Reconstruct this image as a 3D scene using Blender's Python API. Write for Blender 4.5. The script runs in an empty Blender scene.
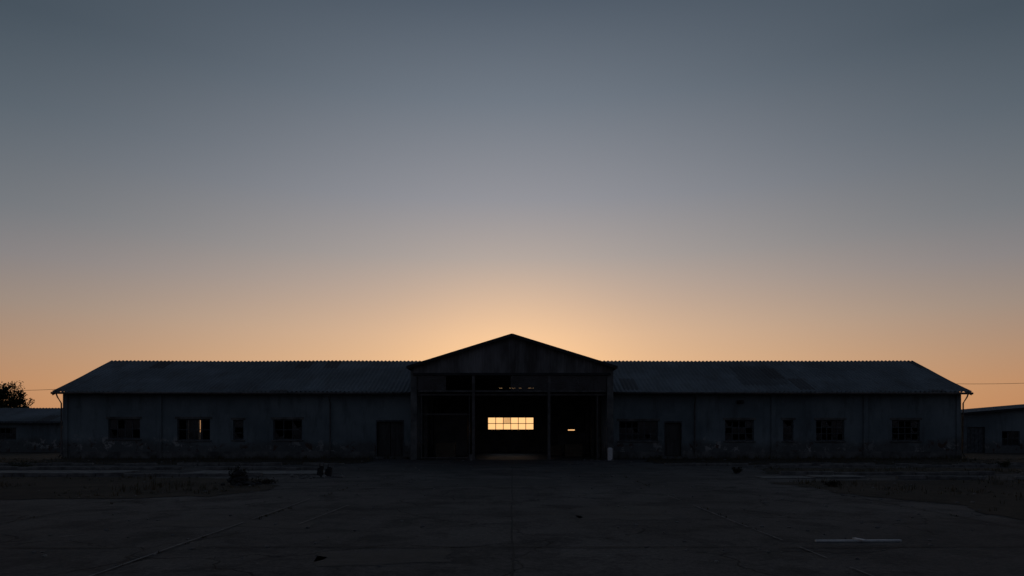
import bpy, bmesh, math, random
from mathutils import Vector, Matrix, noise
random.seed(7)
S = bpy.context.scene
S.view_settings.view_transform = 'Standard'
S.view_settings.look = 'None'
S.view_settings.exposure = 0

# ------------------------------------------------------------------ helpers
def lin(c):
    out = []
    for v in c:
        v = v / 255.0
        out.append(v / 12.92 if v <= 0.04045 else ((v + 0.055) / 1.055) ** 2.4)
    return (out[0], out[1], out[2], 1)

def empty(name, loc=(0, 0, 0)):
    e = bpy.data.objects.new(name, None)
    e.location = loc
    S.collection.objects.link(e)
    return e

class MB:
    """mesh builder"""
    def __init__(self):
        self.v = []; self.f = []
    def quad(self, a, b, c, d):
        n = len(self.v); self.v += [a, b, c, d]; self.f.append((n, n+1, n+2, n+3))
    def tri(self, a, b, c):
        n = len(self.v); self.v += [a, b, c]; self.f.append((n, n+1, n+2))
    def poly(self, pts):
        n = len(self.v); self.v += pts; self.f.append(tuple(range(n, n+len(pts))))
    def box(self, x0, x1, y0, y1, z0, z1, rot=None, piv=None):
        n = len(self.v)
        p = [(x0,y0,z0),(x1,y0,z0),(x1,y1,z0),(x0,y1,z0),(x0,y0,z1),(x1,y0,z1),(x1,y1,z1),(x0,y1,z1)]
        if rot is not None:
            pv = Vector(piv)
            p = [tuple(rot @ (Vector(q)-pv) + pv) for q in p]
        self.v += p
        self.f += [(n,n+3,n+2,n+1),(n+4,n+5,n+6,n+7),(n,n+1,n+5,n+4),(n+1,n+2,n+6,n+5),(n+2,n+3,n+7,n+6),(n+3,n,n+4,n+7)]
    def beam(self, a, b, w, h=None):
        """box-section beam from a to b"""
        h = h or w
        a = Vector(a); b = Vector(b); d = (b-a).normalized()
        up = Vector((0,0,1)) if abs(d.z) < 0.95 else Vector((0,1,0))
        s = d.cross(up).normalized(); u = s.cross(d).normalized()
        n = len(self.v)
        for q in (a, b):
            for i, j in ((-1,-1),(1,-1),(1,1),(-1,1)):
                self.v.append(tuple(q + s*(i*w/2) + u*(j*h/2)))
        self.f += [(n,n+1,n+2,n+3),(n+4,n+7,n+6,n+5),(n,n+4,n+5,n+1),(n+1,n+5,n+6,n+2),(n+2,n+6,n+7,n+3),(n+3,n+7,n+4,n)]
    def tube(self, pts, r, seg=8, r2=None):
        rings = []
        m = len(pts)
        for k, p in enumerate(pts):
            p = Vector(p)
            d = (Vector(pts[min(k+1, m-1)]) - Vector(pts[max(k-1, 0)])).normalized()
            up = Vector((0,0,1)) if abs(d.z) < 0.9 else Vector((1,0,0))
            s = d.cross(up).normalized(); u = s.cross(d)
            rr = r if r2 is None else r + (r2-r)*k/(m-1)
            n = len(self.v)
            for i in range(seg):
                a = 2*math.pi*i/seg
                self.v.append(tuple(p + s*math.cos(a)*rr + u*math.sin(a)*rr))
            rings.append(n)
        for k in range(m-1):
            for i in range(seg):
                j = (i+1) % seg
                self.f.append((rings[k]+i, rings[k]+j, rings[k+1]+j, rings[k+1]+i))
        self.f.append(tuple(rings[0]+i for i in range(seg))[::-1])
        self.f.append(tuple(rings[-1]+i for i in range(seg)))
    def obj(self, name, mat, parent=None, smooth=False, bevel=0):
        me = bpy.data.meshes.new(name)
        me.from_pydata([tuple(q) for q in self.v], [], self.f)
        me.materials.append(mat)
        if smooth:
            for p in me.polygons: p.use_smooth = True
        o = bpy.data.objects.new(name, me)
        S.collection.objects.link(o)
        if parent: o.parent = parent
        if bevel:
            md = o.modifiers.new('bev', 'BEVEL'); md.width = bevel; md.segments = 2; md.limit_method = 'ANGLE'
        return o

def newmat(name):
    m = bpy.data.materials.new(name); m.use_nodes = True
    nt = m.node_tree
    b = nt.nodes['Principled BSDF']
    return m, nt, b
def N(nt, t, **kw):
    n = nt.nodes.new(t)
    for k, v in kw.items(): setattr(n, k, v)
    return n
def mixc(nt, fac, a, b, mode='MIX'):
    n = nt.nodes.new('ShaderNodeMix'); n.data_type = 'RGBA'; n.blend_type = mode
    for inp, val in ((n.inputs[0], fac), (n.inputs[6], a), (n.inputs[7], b)):
        if hasattr(val, 'is_output'): nt.links.new(val, inp)
        else: inp.default_value = val
    return n.outputs[2]
def math_(nt, op, a, b=None, clamp=False):
    n = nt.nodes.new('ShaderNodeMath'); n.operation = op; n.use_clamp = clamp
    for inp, val in ((n.inputs[0], a), (n.inputs[1], b)):
        if val is None: continue
        if hasattr(val, 'is_output'): nt.links.new(val, inp)
        else: inp.default_value = val
    return n.outputs[0]
def maprange(nt, v, a, b, c=0, d=1, smooth=False):
    n = nt.nodes.new('ShaderNodeMapRange')
    if smooth: n.interpolation_type = 'SMOOTHSTEP'
    nt.links.new(v, n.inputs[0])
    for i, x in enumerate((a, b, c, d)): n.inputs[i+1].default_value = x
    return n.outputs[0]
def coords(nt, scale=(1,1,1)):
    tc = N(nt, 'ShaderNodeTexCoord'); mp = N(nt, 'ShaderNodeMapping')
    mp.inputs['Scale'].default_value = scale
    nt.links.new(tc.outputs['Object'], mp.inputs[0])
    return mp.outputs[0]
def noi(nt, vec, scale, detail=4, rough=0.6, dist=0):
    n = N(nt, 'ShaderNodeTexNoise')
    nt.links.new(vec, n.inputs['Vector'])
    n.inputs['Scale'].default_value = scale; n.inputs['Detail'].default_value = min(detail, 5)
    n.inputs['Roughness'].default_value = rough; n.inputs['Distortion'].default_value = dist
    return n.outputs[0]
def bump(nt, b, h, strength=0.3, dist=0.02):
    n = N(nt, 'ShaderNodeBump'); n.inputs['Strength'].default_value = strength; n.inputs['Distance'].default_value = dist
    nt.links.new(h, n.inputs['Height']); nt.links.new(n.outputs[0], b.inputs['Normal'])

def simple(name, c1, c2, scale=3, rough=0.8, stretch=(1,1,1), bs=0.25, metallic=0, spec=0.3, lo=0.35, hi=0.65):
    m, nt, b = newmat(name)
    v = coords(nt, stretch)
    n = noi(nt, v, scale)
    f = maprange(nt, n, lo, hi)
    nt.links.new(mixc(nt, f, (*c1, 1), (*c2, 1)), b.inputs['Base Color'])
    b.inputs['Roughness'].default_value = rough
    b.inputs['Metallic'].default_value = metallic
    b.inputs['Specular IOR Level'].default_value = spec
    bump(nt, b, noi(nt, v, scale*6, 2), bs)
    return m

# ------------------------------------------------------------------ materials
def mat_wall():
    m, nt, b = newmat('painted_plaster')
    v = coords(nt)
    vs = coords(nt, (1, 1, 0.22))
    base = mixc(nt, maprange(nt, noi(nt, v, 0.35, 6), 0.35, 0.65), (0.145, 0.178, 0.186, 1), (0.235, 0.275, 0.28, 1))
    streak = maprange(nt, noi(nt, vs, 1.9, 7, 0.7), 0.50, 0.68)
    base = mixc(nt, math_(nt, 'MULTIPLY', streak, 0.6), base, (0.09, 0.10, 0.10, 1))
    # lower stained / spalled zone
    sep = N(nt, 'ShaderNodeSeparateXYZ'); nt.links.new(v, sep.inputs[0])
    zz = math_(nt, 'ADD', sep.outputs[2], math_(nt, 'MULTIPLY', math_(nt, 'SUBTRACT', noi(nt, v, 0.5, 4), 0.5), 1.6))
    low = maprange(nt, zz, 1.15, 0.75, 0, 1)
    base = mixc(nt, math_(nt, 'MULTIPLY', low, 0.7), base, (0.105, 0.097, 0.085, 1))
    chips = maprange(nt, noi(nt, v, 1.9, 8, 0.75, 0.4), 0.545, 0.59)
    band = math_(nt, 'MULTIPLY', maprange(nt, zz, 0.25, 0.5), maprange(nt, zz, 1.35, 1.05))
    band = math_(nt, 'MULTIPLY', band, maprange(nt, noi(nt, v, 0.22, 2), 0.4, 0.55))
    base = mixc(nt, math_(nt, 'MULTIPLY', chips, band), base, (0.40, 0.39, 0.36, 1))
    deep = maprange(nt, noi(nt, v, 1.5, 8, 0.7, 0.5), 0.58, 0.60)
    base = mixc(nt, math_(nt, 'MULTIPLY', deep, math_(nt, 'MULTIPLY', low, 0.85)), base, (0.09, 0.05, 0.035, 1))
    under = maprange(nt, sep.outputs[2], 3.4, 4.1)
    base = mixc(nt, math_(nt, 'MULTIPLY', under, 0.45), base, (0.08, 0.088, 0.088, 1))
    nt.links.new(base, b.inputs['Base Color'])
    b.inputs['Roughness'].default_value = 0.9
    b.inputs['Specular IOR Level'].default_value = 0.2
    bump(nt, b, noi(nt, v, 14, 3), 0.5, 0.02)
    return m

def mat_roof(name='corrugated_roof', axis=0, dark=1.0, stain=False):
    m, nt, b = newmat(name)
    v = coords(nt)
    sep = N(nt, 'ShaderNodeSeparateXYZ'); nt.links.new(v, sep.inputs[0])
    cell = N(nt, 'ShaderNodeTexWhiteNoise', noise_dimensions='2D')
    cx = math_(nt, 'FLOOR', math_(nt, 'MULTIPLY', sep.outputs[axis], 1/0.96))
    cy = math_(nt, 'FLOOR', math_(nt, 'MULTIPLY', sep.outputs[1-axis], 1/2.05))
    cmb = N(nt, 'ShaderNodeCombineXYZ'); nt.links.new(cx, cmb.inputs[0]); nt.links.new(cy, cmb.inputs[1])
    nt.links.new(cmb.outputs[0], cell.inputs['Vector'])
    k = dark
    base = mixc(nt, maprange(nt, noi(nt, v, 0.3, 5, 0.65), 0.35, 0.65), (0.12*k, 0.13*k, 0.135*k, 1), (0.21*k, 0.23*k, 0.24*k, 1))
    base = mixc(nt, math_(nt, 'MULTIPLY', maprange(nt, cell.outputs[0], 0.0, 1.0), 0.4), base, (0.10*k, 0.105*k, 0.105*k, 1))
    odd = maprange(nt, cell.outputs[0], 0.95, 0.96)
    base = mixc(nt, math_(nt, 'MULTIPLY', odd, 0.6), base, (0.06*k, 0.045*k, 0.04*k, 1))
    st = (0.25, 1, 1) if axis == 1 else (1, 0.25, 0.25)
    vs = coords(nt, st)
    base = mixc(nt, math_(nt, 'MULTIPLY', maprange(nt, noi(nt, vs, 1.6, 5, 0.7), 0.5, 0.7), 0.5), base, (0.09*k, 0.075*k, 0.06*k, 1))
    if stain:   # bitumen-coated repaired area on one wing
        xx = math_(nt, 'ADD', sep.outputs[0], math_(nt, 'MULTIPLY', noi(nt, v, 0.8, 4), 1.6))
        mk = math_(nt, 'MULTIPLY', maprange(nt, xx, 14.9, 15.2), maprange(nt, xx, 18.2, 17.9))
        yy = math_(nt, 'ADD', sep.outputs[1], math_(nt, 'MULTIPLY', noi(nt, v, 1.1, 4), 1.2))
        mk = math_(nt, 'MULTIPLY', mk, math_(nt, 'MULTIPLY', maprange(nt, yy, 42.3, 42.6), maprange(nt, yy, 46.3, 46.0)))
        base = mixc(nt, math_(nt, 'MULTIPLY', mk, 0.6), base, (0.055, 0.05, 0.048, 1))
    nt.links.new(base, b.inputs['Base Color'])
    b.inputs['Roughness'].default_value = 0.75
    b.inputs['Specular IOR Level'].default_value = 0.3
    bump(nt, b, noi(nt, v, 9, 3), 0.3, 0.02)
    return m

def mat_ground(name, c1, c2, c3, crack=True, rough=0.85):
    m, nt, b = newmat(name)
    v = coords(nt)
    big = maprange(nt, noi(nt, v, 0.16, 5, 0.62), 0.38, 0.62)
    base = mixc(nt, big, (*c1, 1), (*c2, 1))
    mid = maprange(nt, noi(nt, v, 0.8, 8, 0.75, 0.4), 0.47, 0.62)
    base = mixc(nt, math_(nt, 'MULTIPLY', mid, 0.75), base, (*c3, 1))
    fine = maprange(nt, noi(nt, v, 14, 5, 0.85), 0.3, 0.7, 0.4, 1.6)
    cc = N(nt, 'ShaderNodeVectorMath', operation='SCALE')
    nt.links.new(base, cc.inputs[0]); nt.links.new(fine, cc.inputs['Scale'])
    col = cc.outputs[0]
    h = noi(nt, v, 10, 4, 0.75)
    if crack:
        # pale worn specks and scuffs
        sp = maprange(nt, noi(nt, v, 5.5, 5, 0.8, 0.6), 0.62, 0.67)
        sp = math_(nt, 'MULTIPLY', sp, maprange(nt, noi(nt, v, 0.3, 3), 0.45, 0.6))
        col = mixc(nt, math_(nt, 'MULTIPLY', sp, 0.7), col, (0.20, 0.19, 0.175, 1))
        wv = N(nt, 'ShaderNodeTexNoise'); nt.links.new(v, wv.inputs['Vector']); wv.inputs['Scale'].default_value = 0.9; wv.inputs['Detail'].default_value = 5
        add = N(nt, 'ShaderNodeVectorMath', operation='MULTIPLY_ADD')
        nt.links.new(wv.outputs['Color'], add.inputs[0]); add.inputs[1].default_value = (1.6, 1.6, 0); nt.links.new(v, add.inputs[2])
        vo = N(nt, 'ShaderNodeTexVoronoi', feature='DISTANCE_TO_EDGE', voronoi_dimensions='2D')
        nt.links.new(add.outputs[0], vo.inputs['Vector']); vo.inputs['Scale'].default_value = 0.28
        ck = maprange(nt, vo.outputs['Distance'], 0.009, 0.0)
        ck = math_(nt, 'MULTIPLY', ck, maprange(nt, noi(nt, v, 0.4, 3), 0.40, 0.5))
        col = mixc(nt, math_(nt, 'MULTIPLY', ck, 0.9), col, (0.012, 0.011, 0.010, 1))
        h = math_(nt, 'SUBTRACT', h, ck)
    nt.links.new(col, b.inputs['Base Color'])
    nt.links.new(maprange(nt, mid, 0, 1, rough, rough+0.1), b.inputs['Roughness'])
    b.inputs['Specular IOR Level'].default_value = 0.25
    bump(nt, b, h, 0.7, 0.035)
    return m

def mat_glass():
    m = bpy.data.materials.new('dusty_glass'); m.use_nodes = True
    nt = m.node_tree; nt.nodes.clear()
    out = N(nt, 'ShaderNodeOutputMaterial')
    tr = N(nt, 'ShaderNodeBsdfTransparent'); tr.inputs[0].default_value = (0.8, 0.8, 0.78, 1)
    gl = N(nt, 'ShaderNodeBsdfGlossy'); gl.inputs['Roughness'].default_value = 0.08
    df = N(nt, 'ShaderNodeBsdfDiffuse'); df.inputs[0].default_value = (0.12, 0.13, 0.13, 1)
    fr = N(nt, 'ShaderNodeFresnel'); fr.inputs[0].default_value = 1.5
    v = coords(nt)
    dirt = maprange(nt, noi(nt, v, 1.7, 4), 0.35, 0.75, 0.08, 0.45)
    m1 = N(nt, 'ShaderNodeMixShader'); nt.links.new(dirt, m1.inputs[0]); nt.links.new(tr.outputs[0], m1.inputs[1]); nt.links.new(df.outputs[0], m1.inputs[2])
    m2 = N(nt, 'ShaderNodeMixShader'); nt.links.new(fr.outputs[0], m2.inputs[0]); nt.links.new(m1.outputs[0], m2.inputs[1]); nt.links.new(gl.outputs[0], m2.inputs[2])
    nt.links.new(m2.outputs[0], out.inputs[0])
    return m

M_wall = mat_wall()
M_roof = mat_roof('corrugated_roof_sheet', 0, stain=True)
M_hroof = mat_roof('hall_roof_sheet', 1)
M_clad = simple('gable_cladding_metal', (0.09, 0.08, 0.072), (0.27, 0.255, 0.245), 0.55, 0.7, (1.2, 1, 0.3), 0.2, spec=0.3, lo=0.4, hi=0.6)
M_steel = simple('rusty_painted_steel', (0.07, 0.065, 0.06), (0.15, 0.135, 0.125), 3, 0.6)
M_dark = simple('dark_fascia', (0.02, 0.021, 0.023), (0.045, 0.045, 0.047), 2, 0.7)
M_frame = simple('old_window_frame', (0.05, 0.055, 0.06), (0.12, 0.13, 0.13), 6, 0.7)
M_door = simple('old_door_paint', (0.04, 0.038, 0.036), (0.085, 0.08, 0.075), 2, 0.7, (3, 3, 0.5))
M_int = simple('interior_wall', (0.12, 0.115, 0.11), (0.24, 0.22, 0.20), 0.9, 0.95)
M_floor = simple('interior_floor', (0.06, 0.055, 0.05), (0.12, 0.105, 0.09), 0.8, 0.55, spec=0.5)
M_conc = simple('old_concrete', (0.10, 0.095, 0.088), (0.24, 0.23, 0.21), 2.2, 0.9, bs=0.6)
M_plinth = simple('plinth_concrete', (0.075, 0.075, 0.07), (0.19, 0.185, 0.17), 1.6, 0.9, bs=0.6)
M_white = simple('worn_white_paint', (0.6, 0.59, 0.56), (0.8, 0.79, 0.76), 9, 0.7)
M_mark = simple('faded_white_marking', (0.09, 0.088, 0.085), (0.21, 0.205, 0.195), 7, 0.8)
M_joint = simple('joint_filler', (0.016, 0.015, 0.014), (0.04, 0.038, 0.034), 4, 0.9)
M_patch = simple('tar_repair', (0.028, 0.027, 0.027), (0.048, 0.046, 0.044), 2.5, 0.8, bs=0.6)
M_wood = simple('weathered_wood', (0.12, 0.09, 0.06), (0.22, 0.17, 0.12), 3, 0.85, (1, 1, 6))
M_glass = mat_glass()
M_asph = mat_ground('old_asphalt', (0.052, 0.048, 0.046), (0.102, 0.094, 0.088), (0.034, 0.031, 0.030))
M_earth = mat_ground('earth', (0.05, 0.042, 0.032), (0.085, 0.072, 0.052), (0.035, 0.034, 0.022), crack=False, rough=0.95)
M_soil = mat_ground('grass_soil', (0.026, 0.021, 0.015), (0.054, 0.042, 0.029), (0.020, 0.018, 0.011), crack=False, rough=0.95)
M_grass = simple('dry_grass_blades', (0.04, 0.04, 0.018), (0.12, 0.088, 0.046), 1.3, 0.9)
M_leaf = simple('leaves', (0.03, 0.04, 0.015), (0.07, 0.08, 0.03), 1.5, 0.8)
M_dleaf = simple('dead_leaves', (0.02, 0.018, 0.012), (0.05, 0.042, 0.025), 1.5, 0.9)
M_bark = simple('bark', (0.05, 0.04, 0.03), (0.10, 0.08, 0.06), 4, 0.95, (1, 1, 0.2))
M_wire = simple('cable_rubber', (0.02, 0.02, 0.02), (0.03, 0.03, 0.03), 2, 0.8)

# ------------------------------------------------------------------ wall with openings (plane along X)
def wall_x(mb, x0, x1, z0, z1, ya, yb, ops, tr=lambda x, y, z: (x, y, z)):
    xs = sorted({x0, x1, *[o[0] for o in ops], *[o[1] for o in ops]})
    zs = sorted({z0, z1, *[o[2] for o in ops], *[o[3] for o in ops]})
    def solid(i, j):
        if i < 0 or j < 0 or i >= len(xs)-1 or j >= len(zs)-1: return False
        cx = (xs[i]+xs[i+1])/2; cz = (zs[j]+zs[j+1])/2
        return not any(o[0] < cx < o[1] and o[2] < cz < o[3] for o in ops)
    for i in range(len(xs)-1):
        for j in range(len(zs)-1):
            if not solid(i, j): continue
            a, b, c, d = xs[i], xs[i+1], zs[j], zs[j+1]
            mb.quad(tr(a,ya,c), tr(b,ya,c), tr(b,ya,d), tr(a,ya,d))
            mb.quad(tr(b,yb,c), tr(a,yb,c), tr(a,yb,d), tr(b,yb,d))
            if not solid(i-1, j): mb.quad(tr(a,yb,c), tr(a,ya,c), tr(a,ya,d), tr(a,yb,d))
            if not solid(i+1, j): mb.quad(tr(b,ya,c), tr(b,yb,c), tr(b,yb,d), tr(b,ya,d))
            if not solid(i, j-1): mb.quad(tr(a,ya,c), tr(a,yb,c), tr(b,yb,c), tr(b,ya,c))
            if not solid(i, j+1): mb.quad(tr(a,ya,d), tr(b,ya,d), tr(b,yb,d), tr(a,yb,d))

def window(fr, gl, x0, x1, z0, z1, y, nx, nz, missing=0.25, bar=0.045, outer=0.07):
    fr.box(x0, x1, y-0.035, y+0.035, z0, z0+outer)
    fr.box(x0, x1, y-0.035, y+0.035, z1-outer, z1)
    fr.box(x0, x0+outer, y-0.034, y+0.034, z0+outer, z1-outer)
    fr.box(x1-outer, x1, y-0.034, y+0.034, z0+outer, z1-outer)
    X = [x0+outer + (x1-x0-2*outer)*i/nx for i in range(nx+1)]
    Z = [z0+outer + (z1-z0-2*outer)*i/nz for i in range(nz+1)]
    for x in X[1:-1]: fr.box(x-bar/2, x+bar/2, y-0.025, y+0.025, z0+outer, z1-outer)
    for z in Z[1:-1]: fr.box(x0+outer, x1-outer, y-0.022, y+0.022, z-bar/2, z+bar/2)
    for i in range(nx):
        for j in range(nz):
            r = random.random()
            if r < missing: continue
            a, b, c, d = X[i], X[i+1], Z[j], Z[j+1]
            t = random.uniform(-0.004, 0.004)
            if r < missing + 0.12:   # broken shard
                gl.poly([(a, y, c), (b, y, c), (b, y, c+(d-c)*0.35), ((a+b)/2, y, c+(d-c)*0.2), (a+(b-a)*0.2, y, d-(d-c)*0.3), (a, y, d)])
            else:
                gl.quad((a, y+t, c), (b, y-t, c), (b, y-t, d), (a, y+t, d))

# ------------------------------------------------------------------ main warehouse
W = empty('warehouse_building')
YW = 41.2; YB = 52.2; T = 0.3
EY, EZ, RY, RZ = 40.6, 3.98, 46.7, 6.46
SL = (RZ-EZ)/(RY-EY)
XE = 27.35; XW = 27.0
HX = 5.76
def P2X(px, Y): return (px-512)*Y/683.0
def P2Z(py, Y): return 1.6+(432-py)*Y/683.0
F = YW
front_w = {  # px left,right,top,bottom, nx,nz
 -1: [(108,140,419,439,4,2),(177,210,419,440.5,4,2),(233,243.5,420,440,1,3),(273,302,419.5,440,3,2)],
  1: [(619,658,421,441,6,3),(725,754,420,441,4,3),(783,793.5,420,441,1,3),(816,844.5,420,441,5,3),(892,920,420,441,4,3)]}
doors = {-1: [(377,403,421,458.5)], 1: [(665,681,422,458.5)]}
wallmb = MB(); fr = MB(); gl = MB(); sill = MB(); doormb = MB(); trim = MB(); plinth = MB(); pipe = MB()
for s in (-1, 1):
    ops = []
    for (a, b, t, bt, nx, nz) in front_w[s]:
        o = (P2X(a, F), P2X(b, F), P2Z(bt, F), P2Z(t, F)); ops.append(o)
        window(fr, gl, *o[:2], o[2], o[3], YW+0.14, nx, nz, 0.3)
        sill.box(o[0]-0.08, o[1]+0.08, YW-0.07, YW+0.1, o[2]-0.07, o[2]-0.002)
        sill.box(o[0]-0.12, o[1]+0.12, YW-0.03, YW-0.002, o[3]+0.002, o[3]+0.14)
    for (a, b, t, bt) in doors[s]:
        o = (P2X(a, F), P2X(b, F), 0.0, P2Z(t, F)); ops.append(o)
        n = 2 if s == -1 else 1
        w = (o[1]-o[0])/n
        for k in range(n):
            d0 = o[0]+k*w+0.02; d1 = o[0]+(k+1)*w-0.02
            doormb.box(d0, d1, YW+0.16, YW+0.2, 0.03, o[3]-0.06)
            for (z0, z1) in ((0.2, 0.95), (1.1, o[3]-0.25)):
                doormb.box(d0+0.1, d1-0.1, YW+0.145, YW+0.16, z0, z1)
            doormb.box(d0+0.05, d0+0.09, YW+0.1, YW+0.16, 1.0, 1.15)
        fr.box(o[0]-0.06, o[0], YW-0.02, YW+0.12, 0.0, o[3]+0.06)
        fr.box(o[1], o[1]+0.06, YW-0.02, YW+0.12, 0.0, o[3]+0.06)
        fr.box(o[0], o[1], YW-0.02, YW+0.12, o[3]-0.04, o[3]+0.06)
        sill.box(o[0]-0.3, o[1]+0.3, YW-0.5, YW-0.02, 0.0, 0.12)
    x0, x1 = (-XW, -HX) if s == -1 else (HX, XW)
    wall_x(wallmb, x0, x1, 0, 4.17, YW, YW+T, ops)
    # back wall, windows along it
    if s == -1:
        bl = [(-24.62-0.06, -24.62+0.06, 0.95, 2.55), (-23.85, -23.66, 0.95, 2.55), (-20.0, -17.8, 1.1, 2.5), (-13.2, -11.2, 1.1, 2.5), (-9.4,-8.2,1.1,2.5)]
    else:
        bl = [(8.0, 9.5, 1.1, 2.5), (13.5, 15.2, 1.1, 2.5), (19.6, 20.4, 1.1, 2.5), (24.6, 26.0, 1.1, 2.5)]
    wall_x(wallmb, x0, x1, 0, 4.17, YB-T, YB, bl)
    # only a few gaps glow in the photo, the remaining rear windows are boarded
    for k, o in enumerate(bl):
        if s == -1 and k < 2: continue
        doormb.box(o[0], o[1], YB-0.2, YB-0.16, o[2], o[3])
    # gable end wall
    xe0, xe1 = (-XW, -XW+T) if s == -1 else (XW-T, XW)
    pr = [(YW+T, 0), (YB-T, 0), (YB-T, 4.15), (RY, RZ-0.1), (YW+T, 4.15)]
    wallmb.poly([(xe0, y, z) for y, z in pr][::-1 if s == 1 else 1])
    wallmb.poly([(xe1, y, z) for y, z in pr])
    # plinth
    dd = [o for o in ops if o[2] == 0.0]
    cuts = [x0] + sum([[o[0]-0.07, o[1]+0.07] for o in dd], []) + [x1]
    for k in range(0, len(cuts), 2):
        plinth.box(cuts[k], cuts[k+1], YW-0.06, YW-0.003, 0, 0.42)
    # pilasters
    for px in ((66, 160, 328) if s == -1 else (697, 773, 865, 958)):
        x = P2X(px, F)
        plinth.box(x-0.16, x+0.16, YW-0.13, YW-0.062, 0, 0.5)
        trim.box(x-0.13, x+0.13, YW-0.1, YW-0.003, 0.502, 4.0)
    # gutter + downpipes
    gx0, gx1 = (-XE, -HX-0.25) if s == -1 else (HX+0.25, XE)
    pipe.tube([(gx0, EY-0.07, EZ-0.06), (gx1, EY-0.07, EZ-0.09)], 0.065, 8)
    for px in ((63.5, 331) if s == -1 else (694, 961)):
        x = P2X(px, F)
        pipe.tube([(x, EY-0.07, EZ-0.1), (x, EY+0.05, EZ-0.3), (x, YW-0.2, EZ-0.65), (x, YW-0.2, 0.3), (x, YW-0.35, 0.15)], 0.04, 8)
    # barge board + rafter tails
    xb = s*(XE-0.02)
    trim.beam((xb, EY, EZ-0.12), (xb, RY, RZ-0.12), 0.04, 0.17)
    trim.beam((xb, 2*RY-EY, EZ-0.12), (xb, RY, RZ-0.12), 0.04, 0.17)
    x = gx0 + 0.6
    while x < gx1:
        trim.box(x-0.04, x+0.04, EY+0.02, YW, EZ-0.05, EZ+0.02)
        x += 1.1
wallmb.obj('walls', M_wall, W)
fr.obj('window_frames', M_frame, W)
gl.obj('window_panes', M_glass, W)
sill.obj('sills_and_steps', M_plinth, W, bevel=0.008)
doormb.obj('doors_and_shutters', M_door, W)
plinth.obj('plinth', M_plinth, W, bevel=0.01)
trim.obj('pilasters_and_barge_boards', M_wall, W)
pipe.obj('gutters_and_downpipes', M_steel, W, smooth=True)

# corrugated wing roofs (with valley cut where they meet the hall roof)
HE_X, HE_Z, HA_Z = 5.93, 5.33, 7.16
HS = (HA_Z-HE_Z)/HE_X
def hall_z(x): return HA_Z - abs(x)*HS
def wing_roof(s):
    mb = MB()
    per = 0.26; seg = 6
    n = int((XE-2.6)/per*seg)
    for side in (0, 1):
        cols = []
        for i in range(n+1):
            ax = XE - (XE-2.6)*i/n
            x = s*ax
            wave = 0.034*math.sin(2*math.pi*(ax/per))
            vmin = 0.0
            if ax < HE_X:
                zc = hall_z(ax)+0.02
                vmin = max(0, min(1, (zc-EZ)/(RZ-EZ)))
            col = []
            R = 6
            for j in range(R+1):
                v = vmin + (1-vmin)*j/R
                y = EY+(RY-EY)*v
                if side: y = 2*RY-y
                sag = -0.05*math.sin(math.pi*v)*(0.5+noise.noise(Vector((x*0.25, v*2, side))))
                z = EZ+(RZ-EZ)*v + wave + sag + 0.04*noise.noise(Vector((x*0.13, 3, 0)))
                # slightly ragged eave
                yy = y
                if j == 0 and ax > HE_X:
                    cell = math.floor(ax/0.96)
                    yy += (-1 if side == 0 else 1)*(0.05*math.sin(cell*12.9898*3.1))
                col.append((x, yy, z))
            cols.append(col)
        base = len(mb.v)
        for c in cols: mb.v += c
        R1 = R+1
        for i in range(n):
            for j in range(R):
                a = base+i*R1+j
                mb.f.append((a, a+1, a+R1+1, a+R1))
    return mb
mb = wing_roof(-1); mb.obj('wing_roof', M_roof, W, smooth=True)
mb = wing_roof(1); mb.obj('wing_roof_b', M_roof, W, smooth=True)

# ---------------- hall
YH = 39.0; YHB = 53.0; YR0 = 38.6; YR1 = 53.4
hw = MB()
# side walls
for s in (-1, 1):
    a, b = sorted((s*HX, s*(HX-0.28)))
    hw.box(a, b, YH+0.0, YHB, 0, 5.15)
hw.obj('hall_side_walls', M_wall, W)
# front piers (slightly proud)
pr_ = MB()
for s in (-1, 1):
    a, b = sorted((s*(HX+0.02), s*5.42))
    pr_.box(a, b, YH-0.08, YH-0.003, 0, 5.1)
pr_.obj('front_piers', M_plinth, W, bevel=0.01)
# back wall with band window
bw = MB(); bf = MB(); bg = MB()
B = YHB-T
wx0, wx1, wz0, wz1 = P2X(487.5, B), P2X(534, B), P2Z(430, B), P2Z(417, B)
sx0, sx1, sz0, sz1 = P2X(568, B), P2X(575, B), P2Z(430.5, B), P2Z(429.5, B)
gx0, gx1, gz0, gz1 = P2X(499, B), P2X(534, B), P2Z(388.2, B), P2Z(387.85, B)
wall_x(bw, -HX+0.28, HX-0.28, 0, 5.15, B, YHB, [(wx0,wx1,wz0,wz1), (sx0,sx1,sz0,sz1), (gx0,gx1,gz0,gz1)])
bw.poly([(-HX, B, 5.15), (HX, B, 5.15), (HX, B, hall_z(HX)-0.06), (0, B, HA_Z-0.06), (-HX, B, hall_z(HX)-0.06)])
bw.poly([(-HX, YHB, 5.15), (HX, YHB, 5.15), (HX, YHB, hall_z(HX)-0.06), (0, YHB, HA_Z-0.06), (-HX, YHB, hall_z(HX)-0.06)][::-1])
bw.obj('hall_back_wall', M_int, W)
window(bf, bg, wx0, wx1, wz0, wz1, B+0.12, 6, 2, 0.55, 0.05, 0.05)
for x, w_ in ((-0.75, 0.55), (0.25, 0.3), (0.75, 0.5), (1.5, 0.1)): bf.box(x, x+w_, B+0.02, B+0.1, gz0, gz1)
bf.obj('hall_back_window_frame', M_frame, W)
bg.obj('hall_back_window_panes', M_glass, W)
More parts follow.
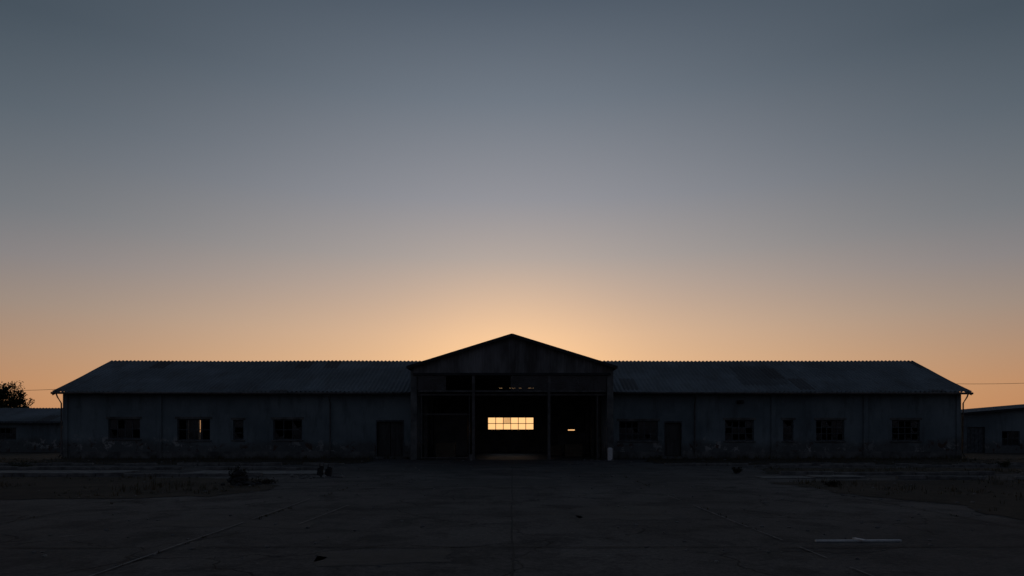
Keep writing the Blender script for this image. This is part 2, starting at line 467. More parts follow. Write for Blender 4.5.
# hall roof
def hall_roof():
    mb = MB(); per = 0.26; seg = 5
    n = int((YR1-YR0)/per*seg)
    for s in (-1, 1):
        base = len(mb.v)
        for i in range(n+1):
            y = YR0+(YR1-YR0)*i/n
            wv = 0.028*math.sin(2*math.pi*y/per)
            for j in range(6):
                x = s*HE_X*(1-j/5)
                mb.v.append((x, y, hall_z(x)+wv))
        for i in range(n):
            for j in range(5):
                a = base+i*6+j
                mb.f.append((a, a+6, a+7, a+1))
    return mb
hall_roof().obj('hall_roof', M_hroof, W, smooth=True)
# gable pediment : ribbed vertical cladding
pd = MB()
zb = P2Z(373, YH)
x = -5.6; step = 0.2
while x < 5.6-1e-6:
    for (a, b, ya, yb) in ((x, x+0.12, YH-0.10, YH-0.10), (x+0.12, x+0.14, YH-0.10, YH-0.13), (x+0.14, x+0.18, YH-0.13, YH-0.13), (x+0.18, x+0.2, YH-0.13, YH-0.10)):
        pd.quad((a, ya, zb), (b, yb, zb), (b, yb, hall_z(b)-0.05), (a, ya, hall_z(a)-0.05))
    x += step
pd.obj('gable_cladding', M_clad, W)
tr2 = MB()
for s in (-1, 1):
    tr2.beam((s*(HE_X+0.02), YR0-0.02, HE_Z-0.08), (0, YR0-0.02, HA_Z-0.07), 0.05, 0.16)
    tr2.box(min(s*HE_X, s*(HE_X+0.04)), max(s*HE_X, s*(HE_X+0.04)), YR0, YR1, HE_Z-0.13, HE_Z-0.01)
tr2.box(-5.62, 5.62, YH-0.16, YH-0.02, zb-0.14, zb-0.003)
tr2.obj('gable_trim', M_dark, W)
# steel frame of the portal
st = MB()
ztop = zb-0.145
zbm = P2Z(391, YH)
for px, w in ((473.5, 0.16), (549, 0.16)):
    x = P2X(px, YH)
    # I-section post
    st.box(x-w/2, x+w/2, YH-0.1, YH-0.08, 0, ztop); st.box(x-w/2, x+w/2, YH+0.08, YH+0.1, 0, ztop)
    st.box(x-0.01, x+0.01, YH-0.08, YH+0.08, 0, ztop)
    st.box(x-0.16, x+0.16, YH-0.16, YH+0.16, 0, 0.03)
xp = [-5.42, P2X(473.5, YH), P2X(549, YH), 5.42]
for k in range(3):
    st.box(xp[k]+0.08, xp[k+1]-0.08, YH-0.05, YH+0.05, zbm-0.06, zbm+0.04)
    n = 2
    for i in range(1, n):
        x = xp[k]+(xp[k+1]-xp[k])*i/n
        st.box(x-0.03, x+0.03, YH-0.03, YH+0.03, zbm+0.04, ztop)
# sliding door track + one leaf frame in the left bay
st.box(-5.4, 5.4, YH+0.14, YH+0.2, zbm-0.25, zbm-0.15)
for x in (-5.2, -2.45): st.box(x-0.025, x+0.025, YH+0.22, YH+0.27, 0.05, zbm-0.16)
for z in (0.1, 2.6): st.box(-5.17, -2.48, YH+0.225, YH+0.265, z, z+0.05)
for x in (4.9,): st.box(x-0.03, x+0.03, YH+0.22, YH+0.27, 0.05, zbm-0.16)
st.obj('portal_frame', M_steel, W)
tg = MB()
for k in range(3):
    n = 2
    for i in range(n):
        if (k, i) in ((1, 0), (0, 1)): continue
        a = xp[k]+(xp[k+1]-xp[k])*i/n+0.03; b = xp[k]+(xp[k+1]-xp[k])*(i+1)/n-0.03
        tg.quad((a, YH, zbm+0.04), (b, YH, zbm+0.04), (b, YH, ztop), (a, YH, ztop))
tg.obj('transom_panes', M_glass, W)
# roof trusses
ts = MB()
for y in (42.0, 45.0, 48.0, 51.0):
    ts.beam((-5.4, y, 4.95), (5.4, y, 4.95), 0.1, 0.12)
    for s in (-1, 1):
        ts.beam((s*5.4, y, 5.2), (0, y, HA_Z-0.15), 0.1, 0.12)
        for k in range(4):
            xa = s*5.3*(k/4); xb = s*5.3*((k+0.5)/4)
            ts.beam((xa, y, 5.0), (xb, y, hall_z(xb)-0.2), 0.06)
            xc = s*5.3*((k+1)/4)
            ts.beam((xb, y, hall_z(xb)-0.2), (xc, y, 5.0), 0.06)
    for s in (-1, 1): ts.box(s*5.3-0.1, s*5.3+0.1, y-0.1, y+0.1, 0, 4.9)
ts.obj('roof_trusses', M_steel, W)
# interior partitions, floor
ip = MB()
ip.box(-5.4, -3.2, 47, 47.12, 0, 2.9)
ip.box(-3.2, -3.1, 47, 52.6, 0, 2.9)
ip.box(3.3, 5.4, 49, 49.12, 0, 1.55)
ip.obj('interior_partitions', M_int, W)
fl = MB(); fl.quad((-5.7, YH, 0.02), (5.7, YH, 0.02), (5.7, YHB, 0.02), (-5.7, YHB, 0.02))
for s in (-1, 1):
    a, b = sorted((s*5.77, s*26.9)); fl.quad((a, YW+0.1, 0.016), (b, YW+0.1, 0.016), (b, YB, 0.016), (a, YB, 0.016))
fl.obj('interior_floor', M_floor, W)
# small wall lamp on facade
wl = MB()
for px, py in ((740, 402),):
    x = P2X(px, F); z = P2Z(py, F)
    wl.box(x-0.2, x+0.2, YW-0.1, YW-0.003, z-0.1, z+0.1)
    wl.box(x-0.04, x+0.04, YW-0.35, YW-0.1, z+0.02, z+0.06)
    wl.tube([(x, YW-0.38, z+0.08), (x, YW-0.38, z-0.06)], 0.06, 10, 0.14)
wl.obj('wall_lamp', M_dark, W)

# crate stacks inside hall
def crate(name, x, y, z, w, d, h):
    e = empty(name, (x, y, z))
    m = MB()
    for i in range(4):
        zz = h*i/4+0.01
        m.box(-w/2, w/2, -d/2, -d/2+0.02, zz, zz+h/4-0.03); m.box(-w/2, w/2, d/2-0.02, d/2, zz, zz+h/4-0.03)
        m.box(-w/2, -w/2+0.02, -d/2+0.02, d/2-0.02, zz, zz+h/4-0.03); m.box(w/2-0.02, w/2, -d/2+0.02, d/2-0.02, zz, zz+h/4-0.03)
    for sx in (-1, 1):
        for sy in (-1, 1):
            m.box(sx*(w/2-0.05)-0.025, sx*(w/2-0.05)+0.025, sy*(d/2-0.05)-0.025, sy*(d/2-0.05)+0.025, 0, h)
    m.box(-w/2+0.02, w/2-0.02, -d/2+0.02, d/2-0.02, 0.03, 0.05)
    m.obj('slats', M_wood, e)
crate('wooden_crate', 4.0, 44.5, 0.02, 1.1, 0.9, 0.8)
crate('wooden_crate', 2.9, 46.5, 0.02, 0.9, 0.9, 0.7)
crate('wooden_crate', -4.2, 43.5, 0.02, 1.2, 0.9, 0.9)

# ------------------------------------------------------------------ outbuildings
def shed_left():
    E = empty('storage_shed')
    x0, x1, y0, y1 = -66.0, -34.5, 54.0, 61.0
    ez, rz = P2Z(421, 53.6), P2Z(408, 57.5)
    wm = MB(); f2 = MB(); g2 = MB(); d2 = MB()
    ops = []
    x = x1-5.4
    while x > x0+3:
        ops.append((x-0.7, x+0.7, 1.0, 1.95)); window(f2, g2, x-0.7, x+0.7, 1.0, 1.95, y0+0.1, 3, 2, 0.2)
        x -= 3.4
    wall_x(wm, x0, x1, 0, ez+0.1, y0, y0+0.25, ops)
    wall_x(wm, x0, x1, 0, ez+0.1, y1-0.25, y1, [])
    for xx in (x0, x1):
        wm.poly([(xx, y0, 0), (xx, y1, 0), (xx, y1, ez+0.1), (xx, (y0+y1)/2, rz-0.08), (xx, y0, ez+0.1)])
    wm.obj('walls', M_wall, E); f2.obj('window_frames', M_frame, E); g2.obj('window_panes', M_glass, E)
    r = MB(); n = 700
    for side in (0, 1):
        base = len(r.v)
        for i in range(n+1):
            x = x0-0.3+(x1-x0+0.6)*i/n
            w = 0.03*math.sin(2*math.pi*x/0.26)
            ye = y0-0.4 if side == 0 else y1+0.4
            r.v += [(x, ye, ez-0.05+w), (x, (ye+(y0+y1)/2)/2, (ez-0.05+rz)/2+w), (x, (y0+y1)/2, rz+w)]
        for i in range(n):
            for j in range(2):
                a = base+i*3+j; r.f.append((a, a+1, a+4, a+3))
    r.obj('roof', M_roof, E, smooth=True)
    t = MB(); t.box(x0-0.3, x1+0.3, y0-0.44, y0-0.405, ez-0.18, ez-0.02)
    t.tube([(-35.0, y0-0.1, ez-0.1), (-35.0, y0-0.1, 0.1)], 0.05)
    t.obj('fascia', M_frame, E)
shed_left()

def shed_right():
    E = empty('garage_building')
    x0, x1, y0, y1 = 34.4, 58.0, 52.0, 62.0
    za = P2Z(412.5, 52); xm = (x0+x1)/2; zr = za+ (xm-x0)*0.085
    rz = lambda x: za + (xm-x0-abs(x-xm))*0.085
    wm = MB(); f2 = MB(); g2 = MB()
    dr = (P2X(967, 52), P2X(985, 52), 0.0, P2Z(427, 52))
    ops = [dr]
    for a, b in ((1002, 1020), (1050, 1070), (1100, 1120)):
        o = (P2X(a, 52), P2X(b, 52), P2Z(446, 52), P2Z(431, 52)); ops.append(o)
        window(f2, g2, *o, y0+0.1, 3, 2, 0.2)
    wall_x(wm, x0, x1, 0, za-0.1, y0, y0+0.25, ops)
    wall_x(wm, x0, x1, 0, za-0.1, y1-0.25, y1, [])
    for y in (y0, y1): wm.poly([(x0, y, za-0.1), (x1, y, za-0.1), (xm, y, zr-0.06)])
    for xx in (x0, x1): wm.quad((xx, y0, 0), (xx, y1, 0), (xx, y1, za-0.1), (xx, y0, za-0.1))
    wm.obj('walls', M_wall, E); f2.obj('window_frames', M_frame, E); g2.obj('window_panes', M_glass, E)
    d = MB(); d.box(dr[0]+0.03, dr[1]-0.03, y0+0.12, y0+0.17, 0.02, dr[3]-0.03)
    for k in range(5):
        xx = dr[0]+0.1+k*(dr[1]-dr[0]-0.2)/4; d.box(xx-0.02, xx+0.02, y0+0.1, y0+0.119, 0.05, dr[3]-0.06)
    d.obj('door', M_frame, E)
    r = MB()
    for s in (0, 1):
        xe = x0-0.3 if s == 0 else x1+0.3
        ze = rz(x0)-0.03
        n = 200; base = len(r.v)
        for i in range(n+1):
            y = y0-0.4+(y1-y0+0.8)*i/n; w = 0.03*math.sin(2*math.pi*y/0.26)
            r.v += [(xe, y, ze+w), (xm, y, zr+w)]
        for i in range(n):
            a = base+2*i; r.f.append((a, a+1, a+3, a+2))
    r.obj('roof', M_hroof, E, smooth=True)
    t = MB()
    t.beam((x0-0.3, y0-0.42, rz(x0)-0.1), (xm, y0-0.42, zr-0.07), 0.04, 0.16)
    t.beam((x1+0.3, y0-0.42, rz(x0)-0.1), (xm, y0-0.42, zr-0.07), 0.04, 0.16)
    t.obj('fascia', M_dark, E)
shed_right()

# ------------------------------------------------------------------ ground
g = MB(); g.quad((-2500, -800, 0), (2500, -800, 0), (2500, 4000, 0), (-2500, 4000, 0))
g.obj('ground', M_earth)
yd = MB(); yd.quad((-70, -30, 0.004), (70, -30, 0.004), (70, 40.9, 0.004), (-70, 40.9, 0.004))
yd.obj('asphalt_yard', M_asph)

def ragged(poly, name, mat, z, amp=0.35, step=0.35, seed=0):
    pts = []
    m = len(poly)
    for i in range(m):
        a = Vector(poly[i]); b = Vector(poly[(i+1) % m])
        n = max(1, int((b-a).length/step))
        for k in range(n):
            p = a+(b-a)*k/n
            q = Vector((p.x*0.5+seed, p.y*0.5, 0)); q2 = q*4
            pts.append((p.x+amp*noise.noise(q)+amp*0.5*noise.noise(q2), p.y+0.7*amp*noise.noise(q+Vector((9,9,9)))+amp*0.4*noise.noise(q2+Vector((3,1,4))), z))
    bm = bmesh.new(); vs = [bm.verts.new(p) for p in pts]; bm.faces.new(vs)
    bmesh.ops.triangulate(bm, faces=bm.faces[:])
    me = bpy.data.meshes.new(name); bm.to_mesh(me); bm.free(); me.materials.append(mat)
    o = bpy.data.objects.new(name, me); S.collection.objects.link(o)
    return o
patches = [
 [(-45, 16.4), (-12, 16.0), (-7.6, 17.2), (-6.6, 19.5), (-8.6, 23.2), (-14, 24.2), (-45, 24.0)],
 [(8.0, 21.5), (9.2, 16.5), (9.6, 12.6), (30, 12.0), (45, 12.5), (45, 22.8), (13, 22.6)],
 [(-40, 33.5), (-8.5, 33.2), (-7.5, 36.5), (-8.6, 40.5), (-40, 40.6)],
 [(7.6, 33.0), (38, 33.4), (38, 40.6), (8.2, 40.4), (7.1, 36.5)],
 [(9.5, 26.0), (30, 26.4), (44, 27.0), (44, 30.5), (11, 30.0)],
 [(-45, 8.5), (-9.6, 9.0), (-8.8, 11.0), (-10.5, 12.6), (-45, 12.4)],
]
verge = empty('grass_verge')
for i, p in enumerate(patches):
    o = ragged(p, 'soil_patch_%d' % i, M_soil, 0.014, 0.7, 0.25, i*7.3); o.parent = verge

def inside(p, poly):
    x, y = p; c = False; j = len(poly)-1
    for i in range(len(poly)):
        xi, yi = poly[i]; xj, yj = poly[j]
        if (yi > y) != (yj > y) and x < (xj-xi)*(y-yi)/(yj-yi)+xi: c = not c
        j = i
    return c
gr = MB()
def tuft(x, y, h, nb, spread=0.08):
    for _ in range(nb):
        a = random.uniform(0, 6.283); r = random.uniform(0, spread)
        bx, by = x+r*math.cos(a), y+r*math.sin(a)
        hh = h*random.uniform(0.5, 1.15); ln = random.uniform(0.1, 0.6)*hh
        dx, dy = math.cos(a)*ln, math.sin(a)*ln
        w = random.uniform(0.004, 0.010)
        px, py = -math.sin(a)*w, math.cos(a)*w
        gr.quad((bx-px, by-py, 0.005), (bx+px, by+py, 0.005), (bx+px*0.8+dx*0.4, by+py*0.8+dy*0.4, hh*0.6), (bx-px*0.8+dx*0.4, by-py*0.8+dy*0.4, hh*0.6))
        gr.tri((bx-px*0.8+dx*0.4, by-py*0.8+dy*0.4, hh*0.6), (bx+px*0.8+dx*0.4, by+py*0.8+dy*0.4, hh*0.6), (bx+dx, by+dy, hh))
for pi, p in enumerate(patches):
    xs = [q[0] for q in p]; ys = [q[1] for q in p]
    area = (max(xs)-min(xs))*(max(ys)-min(ys))
    cnt = int(area*6.5)
    for _ in range(cnt):
        x = random.uniform(min(xs), max(xs)); y = random.uniform(min(ys), max(ys))
        if not inside((x, y), p): continue
        d = noise.noise(Vector((x*0.35, y*0.35, pi)))
        if d < random.uniform(-0.35, 0.25): continue
        if abs(x)/max(y, 1) > 0.95: continue
        tuft(x, y, random.uniform(0.03, 0.12)*(1+2.2*max(0, d)), 6, 0.14)
# weeds along joints, kerbs, wall base
for _ in range(420):
    s = random.choice((-1, 1)); x = s*random.uniform(6.2, 27); tuft(x, random.uniform(40.5, 40.95), random.uniform(0.08, 0.35), 7, 0.15)
for _ in range(300):
    jx = random.choice((-8.9, -4.65, 4.0, 8.4)); y = random.uniform(8, 38)
    if noise.noise(Vector((jx, y*0.4, 5))) > 0.0: tuft(jx+random.uniform(-0.03, 0.03), y, random.uniform(0.02, 0.06), 4, 0.05)
go = gr.obj('grass', M_grass)

# slab joints & markings: long thin wobbling strips
def strip(mb, x0, y0, x1, y1, w, z, wob=0.03, gap=0.0, seed=0):
    L = math.hypot(x1-x0, y1-y0); n = max(2, int(L/0.2))
    nx, ny = -(y1-y0)/L, (x1-x0)/L
    prev = None
    for i in range(n+1):
        t = i/n; x = x0+(x1-x0)*t; y = y0+(y1-y0)*t
        o = wob*noise.noise(Vector((t*L*0.4, seed, 0))) + wob*0.3*noise.noise(Vector((t*L*3, seed, 1)))
        ww = w*(1+0.6*noise.noise(Vector((t*L*2.3, seed, 7))))
        a = (x+nx*(o-ww/2), y+ny*(o-ww/2), z); b = (x+nx*(o+ww/2), y+ny*(o+ww/2), z)
        if prev and noise.noise(Vector((t*L*0.7, seed, 3))) > gap-0.6:
            mb.quad(prev[0], prev[1], b, a)
        prev = (a, b)
# tar repairs (below joints)
tp = empty('tar_repair_patches')
for k, p in enumerate(([(-3, 20), (1.5, 20.3), (1.3, 23), (-2.6, 22.8)], [(2.2, 27), (5.5, 27.2), (5.7, 30.2), (2.4, 30)],
                       [(-6.0, 11.3), (-3.6, 11.4), (-3.7, 12.4), (-6.1, 12.2)], [(1.0, 12.4), (3.2, 12.5), (3.1, 14.6), (1.2, 14.3)],
                       [(-2.2, 8.1), (-0.9, 8.2), (-1.0, 9.2), (-2.3, 9.1)], [(-6, 28), (-1.4, 28.2), (-1.6, 33), (-5.7, 32.6)])):
    o = ragged(p, 'repair_%d' % k, M_patch, 0.008, 0.5, 0.15, 3.1*k+1); o.parent = tp
jm = MB()
strip(jm, 0.0, -5, 0.0, 38.9, 0.03, 0.012, 0.05, 0.15, 2)
for k, x in enumerate((-8.9, 8.4, -13.2, 12.7)): strip(jm, x, -5, x, 33, 0.03, 0.012, 0.05, 0.3, k+11)
for k, y in enumerate((9.4, 13.1, 17.6, 22.0, 26.5, 31.0, 35.5)):
    strip(jm, -7, y, 7.5, y+random.uniform(-0.1, 0.1), 0.035, 0.016, 0.08, 0.38, k+31)
jm.obj('slab_joints', M_joint)
lm = MB()
strip(lm, -4.56, 3, -4.80, 17, 0.032, 0.020, 0.03, 0.34, 51)
strip(lm, 3.98, 6, 3.9, 17, 0.026, 0.020, 0.03, 0.5, 57)
strip(lm, -3.7, 10.5, -3.5, 16, 0.03, 0.020, 0.03, 0.5, 59)
strip(lm, -8.4, 8.2, -6.6, 10.6, 0.03, 0.020, 0.03, 0.35, 61)
strip(lm, -6.5, 19.3, 0.5, 19.4, 0.05, 0.024, 0.05, 0.5, 65)
lm.obj('yard_marking', M_mark)

# pale batten lying on yard
e = empty('wooden_batten', (P2X(859, 9.95), 9.95, 0.0))
b_ = MB(); b_.box(-0.64, 0.62, -0.022, 0.022, 0.006, 0.03, Matrix.Rotation(0.02, 3, 'Z'), (0, 0, 0))
b_.box(-0.03, 0.03, -0.10, 0.09, 0.031, 0.048, Matrix.Rotation(0.35, 3, 'Z'), (0, 0, 0))
b_.obj('batten', M_white, e, bevel=0.003)

# kerbs / concrete edging
def kerb(x0, x1, y, w=0.16, h=0.13):
    e = empty('kerb', (0, 0, 0)); m = MB()
    x = x0
    while x < x1:
        L = 1.0
        if random.random() > 0.14:
            dy = random.uniform(-0.03, 0.03); a = random.uniform(-0.02, 0.02); dh = random.uniform(-0.03, 0.01)
            m.box(x+0.01, x+L-0.02, y+dy, y+dy+w, 0.0, h+dh, Matrix.Rotation(a, 3, 'Z'), (x, y, 0))
        x += L
    m.obj('kerb_stones', M_conc, e, bevel=0.015)
kerb(-34, -9.3, 24.6); kerb(-30, -7.6, 28.9); kerb(-32, -7.0, 32.6); kerb(7.2, 33, 32.3); kerb(10, 34, 25.4); kerb(11, 34, 30.9); kerb(13, 26, 23.0)
# concrete pads
pads = MB()
for (x0, x1, y0, y1) in ((-12.4, -7.2, 25.4, 27.4), (-24, -15, 25.6, 27.6), (8.6, 12.2, 23.4, 24.4)):
    n = int((x1-x0)/1.3)
    for i in range(n):
        a = x0+(x1-x0)*i/n
        dz = random.uniform(-0.02, 0.015); dy = random.uniform(-0.1, 0.1)
        pads.box(a+0.02, a+(x1-x0)/n-0.02, y0+dy, y1+dy, 0, 0.05+dz)
pads.obj('concrete_slabs', M_conc, bevel=0.01)

# rubble
rb = MB()
def rock(x, y, z, r, rb=rb):
    bm = bmesh.new(); bmesh.ops.create_icosphere(bm, subdivisions=1, radius=r)
    sc = (random.uniform(0.7, 1.3), random.uniform(0.7, 1.2), random.uniform(0.4, 0.8))
    n = len(rb.v)
    for v in bm.verts:
        k = random.uniform(0.75, 1.2); rb.v.append((x+v.co.x*sc[0]*k, y+v.co.y*sc[1]*k, z+v.co.z*sc[2]*k))
    for f in bm.faces: rb.f.append(tuple(n+v.index for v in f.verts))
    bm.free()
for _ in range(360):
    s = random.choice((-1, 1)); y = random.uniform(8, 39)
    x = s*random.uniform(1.5, 0.7*y)
    rock(x, y, 0.01, random.uniform(0.006, 0.035)*(1+y/30))
for _ in range(25): rock(random.gauss(-6.9, 0.5), random.gauss(24.0, 0.3), 0.02, random.uniform(0.04, 0.12))
for _ in range(20): rock(random.gauss(5.1, 0.5), random.gauss(38.2, 0.2), 0.02, random.uniform(0.03, 0.08))
rb.obj('rubble', M_conc)

# dark heap of debris with dead growth on it
dh = MB()
e = empty('debris_heap', (P2X(240, 20.5), 20.5, 0))
for _ in range(110):
    r = abs(random.gauss(0, 0.24)); a = random.uniform(0, 6.28)
    rock(r*math.cos(a), r*math.sin(a)*0.7, max(0.03, 0.46*(1-r/0.42))*random.uniform(0.2, 1), random.uniform(0.05, 0.12), dh)
dh.obj('debris', M_patch, e)

# broken concrete post stubs
for (px, Yp, h, w) in ((319.5, 24.3, 0.42, 0.17), (328, 24.5, 0.36, 0.2)):
    x = P2X(px, Yp); e = empty('concrete_post', (x, Yp, 0)); m = MB()
    m.box(-w/2, w/2, -w/2, w/2, 0, h*0.8, Matrix.Rotation(0.12, 3, 'Y'), (0, 0, 0))
    m.box(-w*0.3, w*0.45, -w*0.4, w*0.4, h*0.8, h, Matrix.Rotation(0.18, 3, 'Y'), (0, 0, 0))
    m.tube([(0, 0, h*0.9), (0.02, 0, h+0.1)], 0.012)
    m.obj('post', M_dark, e, bevel=0.02)
# white guard post by the portal
x = P2X(610, 38.4); e = empty('guard_post', (x, 38.4, 0)); m = MB()
m.tube([(0, 0, 0), (0, 0, 0.62), (0, 0, 0.66)], 0.14, 14); m.tube([(0, 0, 0.66), (0, 0, 0.72)], 0.14, 14, 0.07)
m.obj('post', M_white, e, smooth=False)
x = P2X(471, 38.5); e = empty('guard_post', (x, 38.4, 0)); m = MB()
m.tube([(0, 0, 0), (0, 0, 0.3)], 0.09, 12); m.tube([(0, 0, 0.3), (0, 0, 0.34)], 0.09, 12, 0.05)
m.obj('post', M_conc, e)

# ------------------------------------------------------------------ bushes
def bush(name, x, y, w, h, n, leaf=0.05, seed=1, mat=None):
    random.seed(seed)
    e = empty(name, (x, y, 0)); st = MB(); lf = MB()
    tips = []
    for i in range(22):
        a = random.uniform(0, 6.283); r = random.uniform(0.1, 0.5)*w; hh = h*random.uniform(0.45, 1.0)*(1-0.5*r/(0.5*w+1e-6)*0.6)
        p0 = Vector((r*0.15*math.cos(a), r*0.15*math.sin(a), 0)); p2 = Vector((r*math.cos(a), r*math.sin(a)*0.8, hh)); p1 = (p0+p2)/2+Vector((0, 0, hh*0.12))
        st.tube([p0, p1, p2], 0.009, 5, 0.003); tips.append((p0, p1, p2))
    for i in range(n):
        p0, p1, p2 = random.choice(tips); t = random.uniform(0.25, 1.05)
        p = p0*(1-t)**2+p1*2*t*(1-t)+p2*t*t + Vector((random.gauss(0, 0.05), random.gauss(0, 0.05), random.gauss(0, 0.035)))*w
        if p.z < 0.01: p.z = 0.02
        d = Vector((random.gauss(0,1), random.gauss(0,1), random.gauss(0,1))).normalized(); u = d.cross(Vector((0.3,0.5,0.8))).normalized()
        L = leaf*random.uniform(0.5, 1.2); q = u*L*0.35
        lf.quad(p-d*L*0.5, p+q, p+d*L*0.5, p-q)
    st.obj('stems', M_bark, e); lf.obj('foliage', mat or M_leaf, e)
bush('shrub', P2X(238, 20.6), 20.6, 0.6, 0.66, 1100, 0.055, 3, M_dleaf)
bush('shrub', P2X(263, 21.2), 21.2, 1.3, 0.17, 600, 0.05, 4, M_dleaf)
bush('shrub', P2X(736, 26.3), 26.3, 0.5, 0.34, 500, 0.05, 5, M_dleaf)
bush('shrub', P2X(833, 20.0), 20.0, 0.7, 0.2, 400, 0.05, 6, M_dleaf)
bush('shrub', P2X(20, 30), 30, 1.6, 0.35, 600, 0.06, 8)
bush('shrub', P2X(1003, 31), 31, 1.6, 0.32, 600, 0.06, 9)

# ------------------------------------------------------------------ trees
def tree(name, x, y, H, R, seed, nleaf=9000, leaf=0.2):
    random.seed(seed)
    e = empty(name, (x, y, 0)); tk = MB(); lf = MB()
    tk.tube([(0,0,0), (0.1,0.05,H*0.25), (0.0,0.1,H*0.5), (0.15,0,H*0.8)], H*0.028, 8, H*0.008)
    clumps = []
    for i in range(22):
        z0 = H*random.uniform(0.25, 0.65); a = random.uniform(0, 6.283); rr = R*random.uniform(0.35, 0.95)
        zt = min(H*0.96, z0+H*random.uniform(0.1, 0.4))
        k = 1-0.55*max(0, (zt/H-0.6)/0.4)
        p2 = Vector((rr*math.cos(a)*k, rr*math.sin(a)*k, zt)); p0 = Vector((0, 0.05, z0)); p1 = (p0+p2)/2+Vector((random.gauss(0,0.15), random.gauss(0,0.15), 0.25))
        tk.tube([p0, p1, p2], H*0.009, 5, H*0.002)
        clumps.append((p2, R*random.uniform(0.2, 0.36))); clumps.append(((p1+p2)/2, R*random.uniform(0.16, 0.28)))
    clumps.append((Vector((0.1, 0, H*0.92)), R*0.3))
    for i in range(nleaf):
        c, r = random.choice(clumps)
        d = Vector((random.gauss(0,1), random.gauss(0,1), random.gauss(0,0.8)))
        d = d.normalized()*r*random.uniform(0.3, 1.15)
        p = c+d
        if noise.noise(p*1.3) < -0.22: continue
        n = Vector((random.gauss(0,1), random.gauss(0,1), random.gauss(0,1))).normalized(); u = n.cross(Vector((0.2,0.7,0.6))).normalized()
        L = leaf*random.uniform(0.5, 1.2); q = u*L*0.33
        lf.quad(p-n*L*0.5, p+q, p+n*L*0.5, p-q)
    tk.obj('trunk_and_limbs', M_bark, e, smooth=True); lf.obj('foliage', M_leaf, e)
tree('tree', P2X(8, 70), 70, 6.6, 2.5, 12, 8000, 0.24)
tree('tree', P2X(-28, 74), 74, 7.4, 2.8, 13, 6000, 0.24)
tree('tree', P2X(24, 71), 71, 6.0, 1.3, 14, 3000, 0.22)

# ------------------------------------------------------------------ poles + wires
def pole(x, y, H):
    e = empty('utility_pole', (x, y, 0)); m = MB()
    m.tube([(0,0,0), (0,0,H)], 0.15, 10, 0.1); m.box(-0.9, 0.9, -0.06, 0.06, H-0.7, H-0.58)
    for xx in (-0.8, 0.8, 0): m.tube([(xx, 0, H-0.58), (xx, 0, H-0.45)], 0.04, 8, 0.025)
    m.obj('post', M_wood, e)
pole(-47, 52, 5.9); pole(52, 52, 7.0)
def wire(a, b, sag, r=0.013):
    m = MB(); a = Vector(a); b = Vector(b); pts = []
    for i in range(25):
        t = i/24; p = a+(b-a)*t; p.z -= sag*4*t*(1-t); pts.append(p)
    m.tube(pts, r, 5); return m
wire((-27.2, 43.2, 4.4), (-47, 52, 5.35), 0.35).obj('power_line', M_wire)
wire((27.2, 46.0, 4.9), (52, 52, 6.45), 0.45).obj('power_line', M_wire)

# ------------------------------------------------------------------ sky / light
Wd = bpy.data.worlds.new('World'); S.world = Wd; Wd.use_nodes = True
nt = Wd.node_tree; nt.nodes.clear()
out = N(nt, 'ShaderNodeOutputWorld')
tc = N(nt, 'ShaderNodeTexCoord')
nrm = N(nt, 'ShaderNodeVectorMath', operation='NORMALIZE'); nt.links.new(tc.outputs['Generated'], nrm.inputs[0])
sep = N(nt, 'ShaderNodeSeparateXYZ'); nt.links.new(nrm.outputs[0], sep.inputs[0])
X, Y, Z = sep.outputs
el = math_(nt, 'MULTIPLY', math_(nt, 'ARCSINE', Z), 180/math.pi)
ef = maprange(nt, el, 0, 60)
def ramp(stops, base=60.0):
    r = N(nt, 'ShaderNodeValToRGB'); r.color_ramp.interpolation = 'LINEAR'
    els = r.color_ramp.elements
    while len(els) < len(stops): els.new(0.5)
    for e_, (d, c) in zip(els, stops):
        e_.position = d/base; e_.color = lin(c)
    nt.links.new(ef, r.inputs[0]); return r.outputs[0]
toward = ramp([(0,(248,190,130)), (3,(245,192,137)), (8.0,(224,185,150)), (10.9,(202,175,154)), (14.3,(173,163,158)), (18.8,(146,147,154)), (25.9,(112,121,132)), (32.3,(82,93,106)), (60,(45,57,73))])
side = ramp([(0,(190,130,86)), (3.15,(188,138,100)), (5.5,(176,140,113)), (8.8,(154,138,127)), (12,(132,129,131)), (15.2,(113,118,124)), (21.3,(87,98,108)), (26.9,(67,79,90)), (60,(40,50,65))])
away = ramp([(0,(60,59,68)), (10,(63,67,79)), (30,(55,64,80)), (60,(40,50,67))])
hyp = math_(nt, 'SQRT', math_(nt, 'ADD', math_(nt, 'MULTIPLY', X, X), math_(nt, 'MULTIPLY', Y, Y)))
ca = math_(nt, 'DIVIDE', Y, math_(nt, 'MAXIMUM', hyp, 0.0001))
az = math_(nt, 'MULTIPLY', math_(nt, 'ARCCOSINE', math_(nt, 'MINIMUM', math_(nt, 'MAXIMUM', ca, -1), 1)), 180/math.pi)
f1 = maprange(nt, az, 0, 44, smooth=True)
f2 = maprange(nt, az, 36, 125, smooth=True)
col = mixc(nt, f1, toward, side)
col = mixc(nt, f2, col, away)
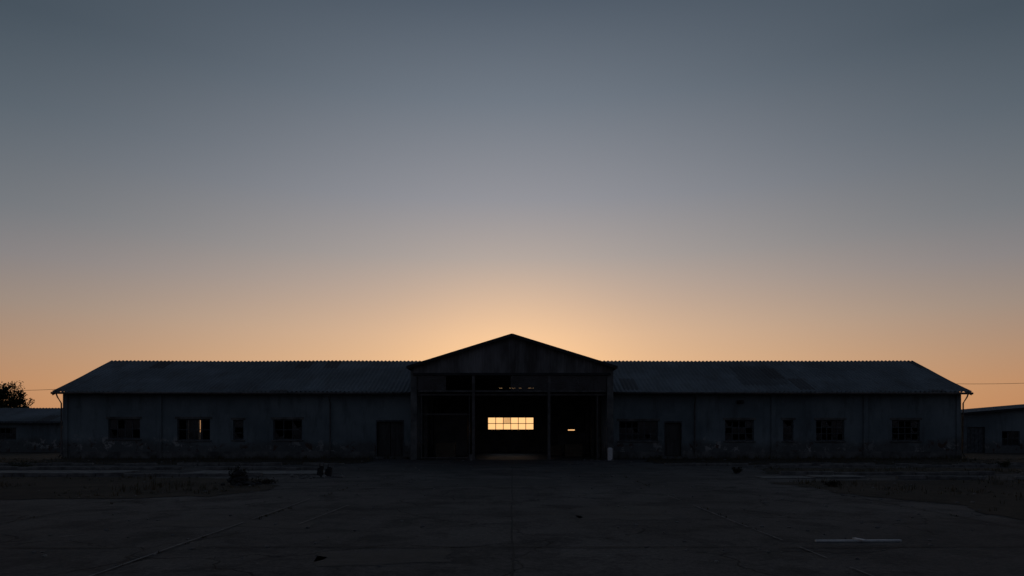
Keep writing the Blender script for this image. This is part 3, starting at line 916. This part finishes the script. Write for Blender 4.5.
# aureole round the (set) sun
SE = math.radians(2.5)
dt = N(nt, 'ShaderNodeVectorMath', operation='DOT_PRODUCT'); nt.links.new(nrm.outputs[0], dt.inputs[0]); dt.inputs[1].default_value = (0, math.cos(SE), math.sin(SE))
ang = math_(nt, 'MULTIPLY', math_(nt, 'ARCCOSINE', math_(nt, 'MINIMUM', dt.outputs['Value'], 1.0)), 180/math.pi)
q = math_(nt, 'DIVIDE', ang, 8.5)
gw = math_(nt, 'EXPONENT', math_(nt, 'MULTIPLY', math_(nt, 'MULTIPLY', q, q), -1.0))
gsc = N(nt, 'ShaderNodeVectorMath', operation='SCALE'); gsc.inputs[0].default_value = (0.27, 0.15, 0.045); nt.links.new(gw, gsc.inputs['Scale'])
addc = N(nt, 'ShaderNodeVectorMath', operation='ADD'); nt.links.new(col, addc.inputs[0]); nt.links.new(gsc.outputs[0], addc.inputs[1])
bg1 = N(nt, 'ShaderNodeBackground'); nt.links.new(addc.outputs[0], bg1.inputs[0]); bg1.inputs[1].default_value = 0.98
sky = N(nt, 'ShaderNodeTexSky', sky_type='NISHITA'); sky.sun_disc = False
sky.sun_elevation = math.radians(1.0); sky.sun_rotation = 0.0; sky.air_density = 1.0; sky.dust_density = 1.5
bg2 = N(nt, 'ShaderNodeBackground'); nt.links.new(sky.outputs[0], bg2.inputs[0]); bg2.inputs[1].default_value = 0.002
ad = N(nt, 'ShaderNodeAddShader'); nt.links.new(bg1.outputs[0], ad.inputs[0]); nt.links.new(bg2.outputs[0], ad.inputs[1])
nt.links.new(ad.outputs[0], out.inputs[0])

sl = bpy.data.lights.new('sun', 'SUN'); sl.energy = 0.05; sl.angle = math.radians(0.5); sl.color = (1, 0.7, 0.45)
so = bpy.data.objects.new('sun', sl); S.collection.objects.link(so)
so.rotation_euler = (math.radians(-89.0), 0, 0)   # travels towards -Y, from just above the horizon

# ------------------------------------------------------------------ camera
cd = bpy.data.cameras.new('camera'); cam = bpy.data.objects.new('camera', cd); S.collection.objects.link(cam)
cam.location = (0, 0, 1.6); cam.rotation_euler = (math.radians(90), 0, 0)
cd.sensor_width = 36; cd.lens = 24.01; cd.shift_y = 144/1024.0
cd.clip_end = 6000; cd.clip_start = 0.05
S.camera = cam
